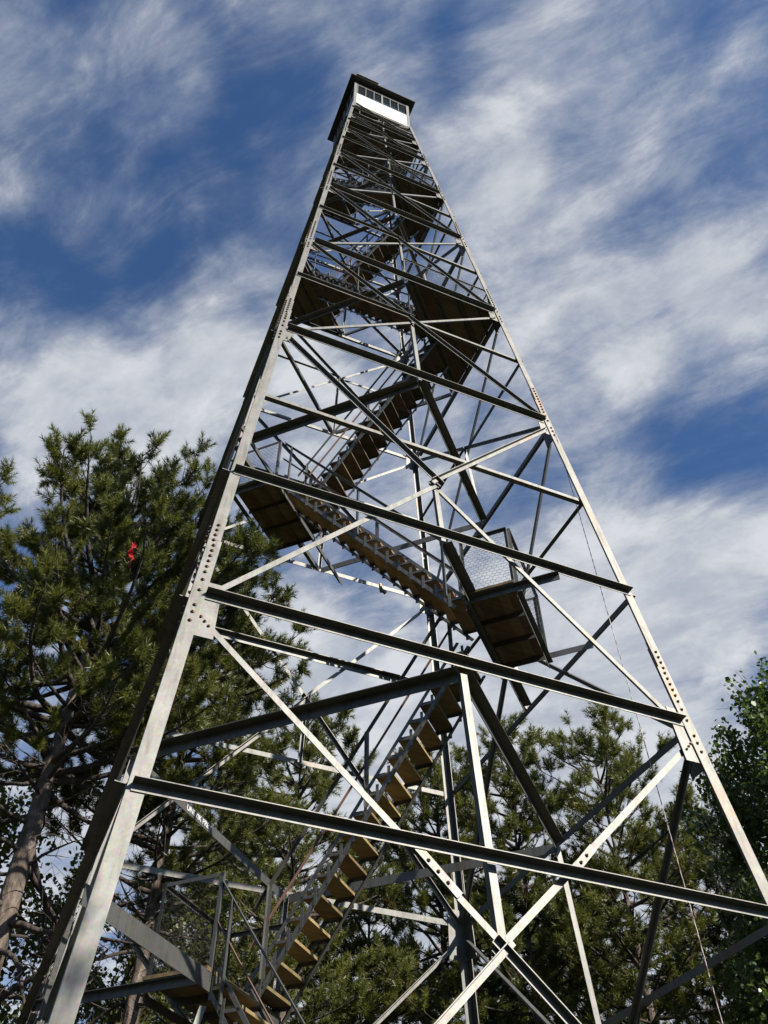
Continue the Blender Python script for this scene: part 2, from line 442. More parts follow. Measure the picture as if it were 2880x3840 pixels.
# rectangular landings (0 = lower left, 1 = right, 2 = left at second level)
def rect_landing(uin, uout, v0, v1, z, seed, side_beams=True, netted=(True, True, True)):
    c = [ST(uin, v0, z), ST(uout, v0, z), ST(uout, v1, z), ST(uin, v1, z)]
    ce = [ST(uin, v0-.12, z), ST(uout, v0-.12, z), ST(uout, v1+.12, z), ST(uin, v1+.12, z)]
    ld = deck([(q.x, q.y) for q in ce], z+.03, vd, .14)
    out = ud if uout > uin else -ud
    for v, s in ((v0, 1), (v1, -1)):   # edge beams running out to the tower faces
        j = MB(); far = uout*1.0
        w = hw(z)
        # ray along out until a face plane
        uu = uout+ (1 if uout > 0 else -1)*(2*w-abs(uout)-abs(v))
        j.angle(ST(uin, v, z+.025), ST(uu, v, z+.025), -UP, vd*s*-1, .10, .075, .008)
        j.build('joist', STEEL, ld)
    for u, e in ((uin, 0), (uout, 1)):
        j = MB(); w = hw(z); vv = (2*w-abs(u))-.03
        jd = vv if side_beams and e == 0 else max(abs(v0), abs(v1))
        j.angle(ST(u, -jd, z+(.03 if e == 0 and uin < 0 else -.078)), ST(u, jd, z+(.03 if e == 0 and uin < 0 else -.078)), -UP, out, .20 if z < 0 and e == 0 else .10, .075, .008)
        j.build('joist', STEEL, ld)
    for f in (1/3, 2/3):
        j = MB(); v = v0+(v1-v0)*f
        j.angle(ST(uin, v, z+.028), ST(uout, v, z+.028), -UP, vd, .09, .07, .008); j.build('joist', STEEL_DARK, ld)
    zt = z+.075
    panel(ST(uin, v0, zt), ST(uout, v0, zt), 1.08, netted[0], seed=seed, par=ld)
    panel(ST(uout, v0, zt), ST(uout, v1, zt), 1.08, netted[1], seed=seed+1, sag=.10, par=ld)
    panel(ST(uout, v1, zt), ST(uin, v1, zt), 1.08, netted[2], seed=seed+2, par=ld)
    return ld
L0 = rect_landing(-1.95, -3.12, -1.2, 1.1, -2.17, 10)
L1 = rect_landing(2.68, 3.70, -1.18, 1.05, 2.2, 20, side_beams=False)
L2 = rect_landing(-1.98, -3.16, -1.18, 1.05, 6.30, 30)
# triangular corner landings
def tri_landing(corner, z, seed, net):
    s = 1 if corner == 'B' else -1     # B: x>0,y<0 ; D: x<0,y>0
    w = hw(z)-.03
    P = [(0.0, -w*s), (w*s, -w*s), (w*s, 0.0)]
    ld = deck(P, z+.135, vd, .15)
    for f in (.04, .28, .52, .76):
        j = MB(); u = w*(1+f*.98)*s; hv = (w-abs(u)/2)*2*.98
        j.angle(ST(u, -hv, z+.13), ST(u, hv, z+.13), -UP, ud*s, .09, .06, .008); j.build('joist', STEEL_DARK, ld)
    zt = z+.18
    wi = w-.10; a, b_, c = [Vector((x, y, zt+G)) for x, y in [(0.0, -wi*s), (wi*s, -wi*s), (wi*s, 0.0)]]
    panel(a, b_, 1.0, net, cell=.085, rad=.0022, seed=seed, par=ld)
    panel(b_, c, 1.0, net, cell=.085, rad=.0022, seed=seed+1, par=ld)
    return ld
tri_landing('B', 10.56, 40, True)
tri_landing('D', 14.47, 50, True)
tri_landing('B', 17.62, 60, True)
tri_landing('D', 20.36, 70, False)
tri_landing('B', 22.30, 80, False)

flight(2.25, -6.36, -1.95, -2.14, -1.15, -.06, 17, 0, (-1.15,))
flight(-2.0, -2.12, 2.20, 2.20, .04, 1.12, 18, 1, (.04,))
flight(2.60, 2.22, -1.85, 6.32, -1.15, -.06, 17, 2, (-1.15, -.06))
flight(-2.05, 6.34, 2.15, 10.62, .04, 1.10, 17, 3, (.04,))
flight(2.10, 10.62, -1.84, 14.5, -1.05, -.06, 16, 4, (-1.05, -.06))
flight(-1.80, 14.5, 1.62, 17.7, .04, .95, 13, 5, (.04,))
flight(1.55, 17.7, -1.35, 20.42, -.90, -.05, 11, 6, (-.90,))
flight(-1.30, 20.42, 1.15, 22.36, .04, .85, 8, 7, (.04,))
flight(1.10, 22.36, -.35, 23.95, -.75, -.05, 6, 8, (-.75,))
upper_treads.build('tread', SHADEW, tower, kind='stuff')
# small clamp hanging from the underside of the stairs
mb = MB(); c = ST(.45, -.08, 3.75)
mb.bar(c, c+Vector((.02, .0, -.16)), .05, .03); mb.bar(c+Vector((0, 0, -.10)), c+Vector((.11, .03, -.13)), .04, .05)
mb.build('stair_clamp', BOLT, tower)
# the loose bracket at the foot of landing 0
mb = MB(); c = ST(-2.0, -1.55, -2.95)
mb.angle(c, c+Vector((.10, .02, .42)), Vector((1, 0, 0)), Vector((0, 1, 0)), .07, .07, .008); mb.build('newel_post', STEEL, tower)

# ------------------------------------------------------------------ cab
cab = MB(); hc = 1.0
zf, z1, z2, z3 = 24.12, 25.2, 26.15, 26.36
def ring(z, h, mbx, t=.03, z2_=None): pass
root_cab = MB()
# corner posts are the cab's own mesh, the siding and windows are its children
for k in range(4):
    X, Y = rot(k, -hc-.012, -hc-.012); p = Vector((X, Y, 0))
    for zr in (24.02, z3-.05):
        X2, Y2 = rot(k, hc-.02, -hc+.03); X1, Y1 = rot(k, -hc+.02, -hc+.03)
        root_cab.bar((X1, Y1, zr+G), (X2, Y2, zr+G), .05, .07)
    root_cab.angle(p+UP*(23.9+G), p+UP*(z3+G), FD(k, 1, 0, 0), FD(k, 0, -1, 0), .10, .10, .009)
cabo = root_cab.build('cab', [STEEL], tower)
fl = MB()
for i in range(9):
    fl.ct = rnd.random(); x0 = -hc+i*2*hc/9
    fl.bar((x0+hc/9, -hc, zf+G-.03), (x0+hc/9, hc, zf+G-.03), 2*hc/9-.006, .045)
fo = fl.build('floor', DECKW, cabo)
for x in (-.95, -.35, .3, .95):
    j = MB(); j.angle((x, -hc+.01, zf+G-.056), (x, hc-.01, zf+G-.056), -UP, (1, 0, 0), .12, .06, .01); j.build('joist', STEEL_DARK, fo)
ht = MB(); ht.bar((-.40, -.90, 23.62+G), (-.40, -.32, 23.55+G), .72, .05)
for x in (-.74, -.06): ht.bar((x, -.88, 23.6+G), (x, -.88, 24.02+G), .03, .03); ht.bar((x, -.34, 23.55+G), (x, -.34, 24.02+G), .03, .03)
ht.build('hatch', HATCHM, cabo)
for k in range(4):
    wall = MB()
    a_, b_ = FD(k, 1, 0, 0), FD(k, 0, 1, 0)
    p = b_*(hc-.012)
    wall.bar(p-a_*(hc-.02)+UP*((zf+z1)/2+G), p+a_*(hc-.02)+UP*((zf+z1)/2+G), .03, z1-zf)
    for q_ in range(1, 4): wall.bar(p+b_*.016+a_*(-hc+.5*q_)+UP*(zf+.01+G), p+b_*.016+a_*(-hc+.5*q_)+UP*(z1-.01+G), .02, .012, a_)
    wo = wall.build('wall_panel', CABLIT if k == 0 else CABSHADE, cabo)
    if k == 0: wo['label'] = 'sheet metal panel below the front windows, sun glare painted in white'
    npan = 6
    for i in range(npan):
        x0 = -hc+.10+(2*hc-.2)*i/npan; x1 = -hc+.10+(2*hc-.2)*(i+1)/npan
        wf = MB(); q = b_*(hc-.010); th = .035
        wf.bar(q+a_*(x0+.012)+UP*(z1+.005+G), q+a_*(x0+.012)+UP*(z2+G), .022 if i != 3 else .06, th, b_)
        wf.bar(q+a_*(x0+.02)+UP*(z1+.03+G), q+a_*(x1-.0)+UP*(z1+.03+G), .022, .03)
        wf.bar(q+a_*(x0+.02)+UP*(z2-.02+G), q+a_*(x1-.0)+UP*(z2-.02+G), .022, .03)
        wfo = wf.build('window', FRAME, cabo)
        pn_ = MB(); q2 = b_*(hc-.035)
        pn_.bar(q2+a_*(x0+.024)+UP*((z1+z2)/2+G), q2+a_*x1+UP*((z1+z2)/2+G), .006, z2-z1-.09)
        pn_.build('pane', GLASS, wfo)
    hd_ = MB(); hd_.bar(b_*(hc-.01)-a_*(hc-.02)+UP*((z2+z3)/2+G), b_*(hc-.01)+a_*(hc-.02)+UP*((z2+z3)/2+G), .03, z3-z2-.004)
    hd_.build('window_header', ROOFM, cabo)
rf = MB(); e = 1.20; ze = z3+G
ring0 = [Vector((-e, -e, ze)), Vector((e, -e, ze)), Vector((e, e, ze)), Vector((-e, e, ze))]
ring1 = [v+UP*.07 for v in ring0]; ap = Vector((0, 0, ze+.62))
rf.add(ring0+ring1+[ap], [(3, 2, 1, 0), (0, 1, 5, 4), (1, 2, 6, 5), (2, 3, 7, 6), (3, 0, 4, 7), (4, 5, 8), (5, 6, 8), (6, 7, 8), (7, 4, 8)])
rfo = rf.build('roof', ROOFM, cabo)
an = MB(); zz = ze+.085
an.bar((-1.02, -1.225, zz), (-.22, -1.225, zz), .07, .05)
for x in (-.96, -.84, -.48, -.36): an.rod((x, -1.225, zz+.02), (x, -1.225, zz+.11), .014, 5)
an.build('antenna_bar', FRAME, rfo)

# scratched writing on the tie under the lowest strut
cu = bpy.data.curves.new('graffiti', 'FONT'); cu.body = 'UNEVIK PREY'; cu.size = .105; cu.extrude = .0004
tmp = bpy.data.objects.new('graffiti_tmp', cu); C.objects.link(tmp)
dg = bpy.context.evaluated_depsgraph_get(); me = bpy.data.meshes.new_from_object(tmp.evaluated_get(dg)); bpy.data.objects.remove(tmp)
me.materials.append(plain('scratched_paint', (.75, .75, .72), .6))
gr = bpy.data.objects.new('scratched_writing', me); C.objects.link(gr); gr.parent = tower
w = hw(0)-.1
A3, C3 = Vector((-w, 0, 0)), Vector((0, w, 0)); dd = (C3-A3).normalized(); nf = Vector((1, -1, 0)).normalized()
M = Matrix((dd, UP, nf)).transposed().to_4x4()
M.translation = A3.lerp(C3, .30)+nf*.0025+Vector((0, 0, G+.04-.088))
gr.matrix_world = M

# ------------------------------------------------------------------ rope
mb = MB(); n = 260; r0 = Vector((2.50, -2.56, 6.25+G)); r1 = Vector((2.66, -2.66, 0.3))
for s in range(2):
    pts = []
    for i in range(n+1):
        f = i/n; c = r0.lerp(r1, f)+Vector((.05*math.sin(f*3.1), .0, 0)); a = i*1.25+s*math.pi
        pts.append(c+Vector((math.cos(a), math.sin(a), 0))*.0030)
    mb.cm = s; mb.tube(pts, [.0034]*(n+1), 4)
ROPEW = plain('rope_white', (.62, .58, .56), .8); ROPER = plain('rope_red', (.34, .20, .20), .8)
tag(mb.build('rope', [ROPEW, ROPER]), 'thin red and white cord hanging down from the right leg of the tower', 'rope')

# ------------------------------------------------------------------ trees
def curve_pts(p, d, L, n, bend, wob, rn):
    pts = [p.copy()]; d = d.normalized()
    for i in range(n):
        d = (d+bend/n+Vector((rn.gauss(0, wob), rn.gauss(0, wob), rn.gauss(0, wob)))).normalized()
        pts.append(pts[-1]+d*(L/n))
    return pts, d
def at(pts, f):
    x = f*(len(pts)-1); i = min(int(x), len(pts)-2); return pts[i].lerp(pts[i+1], x-i), (pts[i+1]-pts[i]).normalized()

def needles_mesh(name, tufts, nn, nl, nw, mat, seed):
    """tufts: (pos, dir, length, tint). every needle one slim triangle round the shoot"""
    rs = np.random.RandomState(seed); T = len(tufts)
    P = np.array([t[0] for t in tufts]); D = np.array([t[1] for t in tufts]); Ln = np.array([t[2] for t in tufts]); ti = np.array([t[3] for t in tufts])
    D /= np.linalg.norm(D, axis=1)[:, None]
    a = np.cross(D, np.array([.3, .9, .31])); a /= np.linalg.norm(a, axis=1)[:, None]; c = np.cross(D, a)
    f = rs.rand(T, nn)**.9; ph = rs.rand(T, nn)*2*np.pi; el = np.radians(rs.uniform(48, 82, (T, nn)))*(1.06-.72*f**3)
    base = P[:, None]+D[:, None]*(f*Ln[:, None])[..., None]
    rad = a[:, None]*np.cos(ph)[..., None]+c[:, None]*np.sin(ph)[..., None]
    dr = D[:, None]*np.cos(el)[..., None]+rad*np.sin(el)[..., None]+np.array([0, 0, -.05])
    ln = nl*rs.uniform(.7, 1.15, (T, nn))
    tip = base+dr*ln[..., None]
    sd = np.cross(dr, rs.randn(T, nn, 3)); sd /= np.linalg.norm(sd, axis=2)[..., None]
    w = nw*rs.uniform(.7, 1.2, (T, nn))[..., None]
    v = np.stack([base-sd*w/2, base+sd*w/2, tip+sd*w*.12], 2).reshape(-1, 3)
    nf = T*nn
    me = bpy.data.meshes.new(name); me.vertices.add(nf*3); me.vertices.foreach_set('co', v.ravel())
    me.loops.add(nf*3); me.loops.foreach_set('vertex_index', np.arange(nf*3))
    me.polygons.add(nf); me.polygons.foreach_set('loop_start', np.arange(nf)*3)
    me.polygons.foreach_set('loop_total', np.full(nf, 3))
    me.materials.append(mat); me.update(calc_edges=True)
    tt = np.clip(np.repeat(ti, nn)+rs.randn(nf)*.10, .0 , 1); 
    tt = np.where(np.repeat(ti, nn) > .1, np.clip(tt, .1, 1), .02)
    x = me.attributes.new('tint', 'FLOAT', 'FACE'); x.data.foreach_set('value', tt.astype(np.float32))
    return me

def leaves_mesh(name, pts, size, mat, seed):
    rs = np.random.RandomState(seed); n = len(pts); P = np.array([p[0] for p in pts]); ti = np.array([p[1] for p in pts])
    u = rs.randn(n, 3); u[:, 2] -= .4; u /= np.linalg.norm(u, axis=1)[:, None]
    s = np.cross(u, rs.randn(n, 3)); s /= np.linalg.norm(s, axis=1)[:, None]; nrm = np.cross(u, s)
    L = size*rs.uniform(.65, 1.2, n)[:, None]; W = L*.42
    v = np.stack([P, P+u*L*.35+s*W+nrm*L*.06, P+u*L*.75+s*W*.7, P+u*L*1.05, P+u*L*.75-s*W*.7, P+u*L*.35-s*W+nrm*L*.06], 1).reshape(-1, 3)
    me = bpy.data.meshes.new(name); me.vertices.add(n*6); me.vertices.foreach_set('co', v.ravel())
    me.loops.add(n*6); me.loops.foreach_set('vertex_index', np.arange(n*6)); me.polygons.add(n)
    me.polygons.foreach_set('loop_start', np.arange(n)*6); me.polygons.foreach_set('loop_total', np.full(n, 6))
    me.materials.append(mat); me.update(calc_edges=True)
    x = me.attributes.new('tint', 'FLOAT', 'FACE'); x.data.foreach_set('value', np.clip(ti+rs.randn(n)*.12, .1, 1).astype(np.float32))
    return me

def pine(seed, H, h0, R, dbh, step=.42, per=5, nn=40, nl=.14, nw=.009, mat=NEEDLE, bark=BARK, dead=True, dens=1.0, shape='round', tl=1.0):
    rn = random.Random(seed); wood = MB(); tufts = []
    sway = Vector((rn.uniform(-.3, .3), rn.uniform(-.3, .3), 0))
    def tp(h): f = h/H; return sway*math.sin(f*2.5)*.6+Vector((0, 0, h))
    n = 22
    wood.tube([tp(H*i/n) for i in range(n+1)], [max(.012, dbh/2*(1.18-1.15*(i/n))*(1.25 if i == 0 else 1)) for i in range(n+1)], 12)
    wood.cm = 1
    h = h0*.35 if dead else h0
    while h < H-.15:
        f = (h-h0)/(H-h0)
        alive = f > 0 and not (f < .12 and rn.random() < .5)
        cnt = per if f > 0 else (2 if rn.random() < .75 else 3)
        az0 = rn.uniform(0, 6.28)
        for i in range(cnt):
            az = az0+6.28*i/cnt+rn.uniform(-.4, .4)
            if f > 0:
                if shape == 'round': prof = (math.sqrt(max(0, 1-f**2.6)))*(.55+.45*min(1, (f+.12)*3.2))
                else: prof = (1-f)**.85
                L = R*prof*rn.uniform(.45, 1.15)+.25
                if rn.random() < .13: L *= .4
                el = math.radians(-4+40*f**1.3+rn.uniform(-11, 11))
            else:
                L = R*rn.uniform(.35, .95); el = math.radians(rn.uniform(-22, 14))
            d = Vector((math.cos(az)*math.cos(el), math.sin(az)*math.cos(el), math.sin(el)))
            nseg = max(4, int(L/.3))
            bend = Vector((0, 0, .45 if f > 0 else -.25))+Vector((rn.uniform(-.4, .4), rn.uniform(-.4, .4), 0))
            if f <= 0: nseg = max(6, int(L/.18))
            pts, de = curve_pts(tp(h+rn.uniform(-.15, .15)), d, L, nseg, bend, .06 if f > 0 else .13, rn)
            r0 = min(dbh*.22, .012+.017*L)
            wood.tube(pts, [max(.005, r0*(1-.85*j/nseg)) for j in range(nseg+1)], 5)
            # secondaries
            ns = int(max(3, L/.20)*(dens if f > 0 else .9))
            for s in range(ns):
                g = rn.uniform(.22 if alive else .3, 1.0) if s < ns-1 else 1.0
                q, dq = at(pts, g)
                side = dq.cross(UP).normalized()*(1 if rn.random() < .5 else -1)
                if alive:
                    ds = (dq*rn.uniform(.5, 1.1)+side*rn.uniform(.3, 1.2)+UP*rn.uniform(-.15, .6)).normalized()
                    Ls = rn.uniform(.3, .8)*(1.15-.5*g)*min(1, L*.8)
                else:
                    ds = (dq*rn.uniform(.2, 1)+side+UP*rn.uniform(-.7, .6)).normalized(); Ls = rn.uniform(.2, .75)
                sp, dse = curve_pts(q, ds, Ls, 4, UP*(.5 if alive else rn.uniform(-.7, .7)), .10 if alive else .22, rn)
                wood.tube(sp, [max(.003, .010-.0018*j) for j in range(5)], 3)
                if alive:
                    br = rn.random()
                    base_t = .35+.35*rn.random()
                    tint = .02 if (br < .012) else base_t
                    tufts.append((sp[-1]-dse*.16, dse, rn.uniform(.24, .42)*tl, tint))
                    for _c in range(3):
                        dc = (dse+Vector((rn.gauss(0, .55), rn.gauss(0, .55), rn.gauss(.05, .45)))).normalized()
                        tufts.append((sp[-1]-dse*rn.uniform(.04, .14), dc, rn.uniform(.16, .30)*tl, base_t*rn.uniform(.85, 1.15)))
                    if rn.random() < .45:
                        q2, d2 = at(sp, rn.uniform(.45, .8))
                        d3 = (d2+side*rn.uniform(-.9, .9)+UP*rn.uniform(.1, .8)).normalized()
                        wood.tube([q2, q2+d3*.14], [.004, .003], 3)
                        tufts.append((q2+d3*.05, d3, rn.uniform(.20, .34)*tl, base_t*rn.uniform(.8, 1.1)+.05))
                    if rn.random() < .35:
                        q2, d2 = at(sp, rn.uniform(.6, .9)); d3 = (d2-side*rn.uniform(.3, 1)+UP*rn.uniform(-.2, .6)).normalized()
                        tufts.append((q2, d3, rn.uniform(.20, .34)*tl, base_t))
                else:
                    for _ in range(2):
                        q2, d2 = at(sp, rn.uniform(.3, 1)); d3 = Vector((rn.gauss(0, 1), rn.gauss(0, 1), rn.gauss(0, .8))).normalized()
                        p3, _d = curve_pts(q2, (d2+d3).normalized(), rn.uniform(.1, .35), 3, d3*.5, .2, rn)
                        wood.tube(p3, [.0055, .0045, .004, .003], 3)
        h += step*rn.uniform(.75, 1.25)
    # leader
    for q_ in range(5): tufts.append((tp(H-.1-.12*q_), Vector((rn.gauss(0, .5), rn.gauss(0, .5), 1)), .3, .6))
    wm = wood
    crown = needles_mesh('crown', tufts, nn, nl, nw, mat, seed)
    return wm, crown, bark

def plant_pine(spec, x, y, name, label, cat, group=None, rz=0, sc=1):
    wm, crown, bark = spec
    root = empty(name, (x, y, 0)); root.rotation_euler.z = rz; root.scale = (sc, sc, sc)
    t = wm.build('trunk', [bark, LIMB], root, smooth=True)
    c = bpy.data.objects.new('crown', crown); C.objects.link(c); c.parent = root
    tag(root, label, cat, group); return root
def copy_tree(src, x, y, label, rz, sc):
    r = src.copy(); C.objects.link(r); r.location = (x, y, 0); r.rotation_euler.z = rz; r.scale = (sc if not isinstance(sc, tuple) else sc[0],)*2+((sc if not isinstance(sc, tuple) else sc[1]),)
    r['label'] = label
    for ch in list(src.children):
        c = ch.copy(); C.objects.link(c); c.parent = r
    return r

def broadleaf(seed, H, h0, R, dbh, n_lim, leaf, mat, per=16, bark=BARK_D, tall=True):
    rn = random.Random(seed); wood = MB(); lv = []
    def tp(h): f = h/H; return Vector((.25*math.sin(f*3+seed), .25*math.cos(f*2.4+seed), h))
    n = 14
    wood.tube([tp(H*.96*i/n) for i in range(n+1)], [max(.01, dbh/2*(1.12-1.08*i/n)) for i in range(n+1)], 9)
    for i in range(n_lim):
        f = (i+rn.random())/n_lim; h = h0+(H-h0)*f*.97
        prof = math.sin(math.pi*min(1, .25+.75*f))**.6 if tall else 1-f*.6
        L = R*max(.25, prof)*rn.uniform(.6, 1.1); az = rn.uniform(0, 6.28); el = math.radians(rn.uniform(10, 35)+35*f)
        d = Vector((math.cos(az)*math.cos(el), math.sin(az)*math.cos(el), math.sin(el)))
        pts, de = curve_pts(tp(h), d, L, 7, UP*.4, .09, rn)
        wood.tube(pts, [max(.005, (.014+.014*L)*(1-.13*j)) for j in range(8)], 5)
        for s in range(int(4+L*7)):
            q, dq = at(pts, rn.uniform(.25, 1)); dd_ = (dq+Vector((rn.gauss(0, .8), rn.gauss(0, .8), rn.gauss(.1, .6)))).normalized()
            Ls = rn.uniform(.3, .9); sp, _ = curve_pts(q, dd_, Ls, 4, UP*.2, .12, rn)
            wood.tube(sp, [.008, .006, .005, .004, .003], 3)
            tb = rn.uniform(.25, .75)
            if rn.random() < .14: continue
            for k in range(per):
                c, _ = at(sp, rn.uniform(.15, 1)**.7)
                lv.append((c+Vector((rn.gauss(0, .085), rn.gauss(0, .085), rn.gauss(-.03, .08))), tb))
    return wood, leaves_mesh('crown', lv, leaf, mat, seed), bark

CX, CY = -3.805, -9.690
def azd(az, d): a = math.radians(az); return CX+d*math.sin(a), CY+d*math.cos(a)
G1 = 'red pines standing round the clearing'
# --- near pine on the left with the red streamer
x, y = azd(-.1, 13.0)
near = pine(11, 15.0, 8.3, 3.0, .46, step=.34, per=6, nn=80, nl=.125, nw=.012, dens=1.2, tl=1.0)
P1 = plant_pine(near, x, y, 'red_pine', 'tall near red pine at left with red cloth streamer in its crown', 'pine tree', G1)
# --- pine half hidden behind the left tower leg
x, y = azd(8.3, 15.0)
second = pine(23, 15.6, 7.6, 2.35, .36, step=.36, per=5, nn=66, nl=.13, nw=.014, dens=1.1, tl=1.05)
P2 = plant_pine(second, x, y, 'red_pine', 'red pine directly behind the left tower leg, its boughs reaching out past the bolts', 'pine tree', G1, rz=.6)
x, y = azd(-14.5, 15.5); copy_tree(P2, x, y, 'red pine at the far left edge of the picture, only its boughs in view', 2.4, 1.03)
# --- background pines
third = pine(31, 15.1, 6.6, 2.35, .32, step=.44, per=5, nn=52, nl=.145, nw=.0175, dens=.8, tl=1.15)
x, y = azd(17.3, 20.0); P3 = plant_pine(third, x, y, 'red_pine', 'background pine with a pointed crown seen just left of the lowest stair flight', 'pine tree', G1)
fourth = pine(47, 14.6, 6.3, 2.2, .30, step=.44, per=5, nn=52, nl=.145, nw=.0175, dens=.8, tl=1.15)
x, y = azd(32.3, 21.0); P4 = plant_pine(fourth, x, y, 'red_pine', 'bushy background pine right of the centre hanger bar under the right landing', 'pine tree', G1)
x, y = azd(38.1, 20.5); copy_tree(P3, x, y, 'background pine with clear sky both sides, left of the hanging cord', 1.9, (.98, .965))
x, y = azd(26.9, 21.5); copy_tree(P4, x, y, 'background pine straight behind the foot of the long stair flight', 4.0, (1.05, .985))
x, y = azd(22.6, 24.0); copy_tree(P3, x, y, 'shorter background pine behind the treads of the lowest long flight', 5.2, (.95, .90))
x, y = azd(42.4, 23.0); copy_tree(P4, x, y, 'small background pine behind the hanging cord', 2.7, (1.05, .86))
x, y = azd(12.8, 25.0); copy_tree(P4, x, y, 'distant pine seen between the left leg and the lowest flight', 1.2, (1.2, 1.0))
x, y = azd(29.6, 28.0); copy_tree(P3, x, y, 'far pine filling the gap behind the back tower leg', 3.3, (1.25, .93))
x, y = azd(35.4, 29.0); copy_tree(P4, x, y, 'far pine low between the two right background pines', .4, (1.3, .92))
x, y = azd(19.6, 30.0); copy_tree(P4, x, y, 'far pine low beyond the lowest landing', 5.6, (1.35, .90))
# --- dark conifer lower right
spr = pine(61, 13.0, 2.5, 2.4, .30, step=.36, per=6, nn=30, nl=.09, nw=.016, mat=NEEDLE_D, bark=BARK_D, dens=1.4, shape='cone')
x, y = azd(46.3, 21.0); plant_pine(spr, x, y, 'spruce', 'dark drooping spruce low at the right edge beneath the aspen', 'spruce tree')
# --- aspen on the right
asp = broadleaf(71, 11.3, 2.6, 3.1, .28, 86, .095, LEAF, 22)
x, y = azd(51.6, 16.0); A1 = plant_pine(asp, x, y, 'aspen', 'leafy green aspen at the right edge beyond the right tower leg', 'aspen tree')
asp2 = broadleaf(75, 10.7, 2.6, 2.2, .2, 60, .095, LEAF, 22)
x, y = azd(46.6, 17.0); plant_pine(asp2, x, y, 'aspen', 'smaller aspen between the hanging cord and the right tower leg', 'aspen tree')
# --- understory
oak = broadleaf(81, 8.8, 2.0, 2.6, .22, 46, .10, LEAF_Y, 15, tall=False)
x, y = azd(2.6, 17.5); O1 = plant_pine(oak, x, y, 'oak', 'low yellow green oak at the lower left behind the near pine trunk', 'oak tree', 'small oaks beneath the pines')
for az, d, lab, rz, sc in ((-1.5, 16.5, 'low oak left of the near pine trunk', 2.0, 1.08), (12.0, 20, 'yellowing oak behind the lowest landing', 3.6, 1.08),
                           (20.5, 23, 'low yellowing oak at the foot of the picture, left of centre', .9, .92), (7.2, 16.5, 'oak sprig behind the dark tie of the lowest landing', 5.0, .82),
                           (29.5, 24, 'low oak at the foot of the picture, right of centre', 1.6, .90)):
    x, y = azd(az, d); copy_tree(O1, x, y, lab, rz, sc)
# --- the tree behind the photographer that dapples the foot of the tower
shade = broadleaf(91, 11.7, 5.0, 2.3, .25, 17, .12, LEAF, 6)
x, y = 2.4, -14.6; plant_pine(shade, x, y, 'maple', 'tree behind the viewpoint that throws dappled shade on the tower foot', 'maple tree')

# --- wood out of view round the clearing, added to block low sky light
rs = np.random.RandomState(4); pts = []; tw = MB(); rnr = random.Random(8)
for i in range(150):
    a = math.radians(i*2.4+rnr.uniform(-1, 1)); az = math.degrees(a) % 360
    if az > 315 or az < 62: d, Ht = rnr.uniform(46, 58), rnr.uniform(7, 9)
    elif 120 < az < 190: d, Ht = rnr.uniform(32, 42), rnr.uniform(10, 13)
    else: d, Ht = rnr.uniform(26, 36), rnr.uniform(13, 18)
    X, Y = CX+d*math.sin(a), CY+d*math.cos(a)
    tw.rod((X, Y, 0), (X, Y, Ht*.85), .16, 5, .04)
    for j in range(150):
        f = rnr.random()**.8; z = 1.2+(Ht-1.2)*f; rr = 2.4*math.sqrt(rnr.random())*math.sqrt(max(.04, 1-f**2)); b_ = rnr.uniform(0, 6.28)
        pts.append((Vector((X+rr*math.cos(b_), Y+rr*math.sin(b_), z)), rnr.uniform(.2, .7)))
wl = bpy.data.objects.new('surrounding_wood', leaves_mesh('surrounding_wood', pts, .75, NEEDLE, 5)); C.objects.link(wl)
tag(wl, 'unseen forest foliage round the clearing, added to block low sky light', 'wood', kind='stuff')
tw.build('trunks', BARK_D, wl, kind='stuff')

# --- red streamer
a0 = math.radians(.75); dist = 9.75
sx, sy = CX+dist*math.sin(a0), CY+dist*math.cos(a0)
mb = MB(); rn = random.Random(5); n = 16
zt, zb = 10.70, 10.24
prev = None; vs = []; 
for i in range(n+1):
    f = i/n; z = zt+(zb-zt)*f; wdt = (.018+.045*rn.random()*math.sin(math.pi*min(1, f*1.1+.1)))*(1.1-.7*f)
    cx = sx+.06*f+.02*math.sin(f*11)+rn.uniform(-.012, .012); cy = sy-.15+.03*math.sin(f*14)
    vs += [(cx-wdt, cy+rn.uniform(-.03, .03), z+rn.uniform(-.02, .02)), (cx+rn.uniform(-.01, .01), cy+rn.uniform(-.03, .03), z-.01), (cx+wdt*rn.uniform(.5, 1.2), cy+rn.uniform(-.03, .03), z+rn.uniform(-.02, .02))]
fs = []
for i in range(n):
    for j in range(2): fs.append((i*3+j, i*3+j+1, (i+1)*3+j+1, (i+1)*3+j))
mb.add(vs, fs); so = mb.build('streamer', RED, None)
sm = so.modifiers.new('thick', 'SOLIDIFY'); sm.thickness = .004
tag(so, 'torn red cloth streamer caught among the boughs of the near pine', 'streamer')

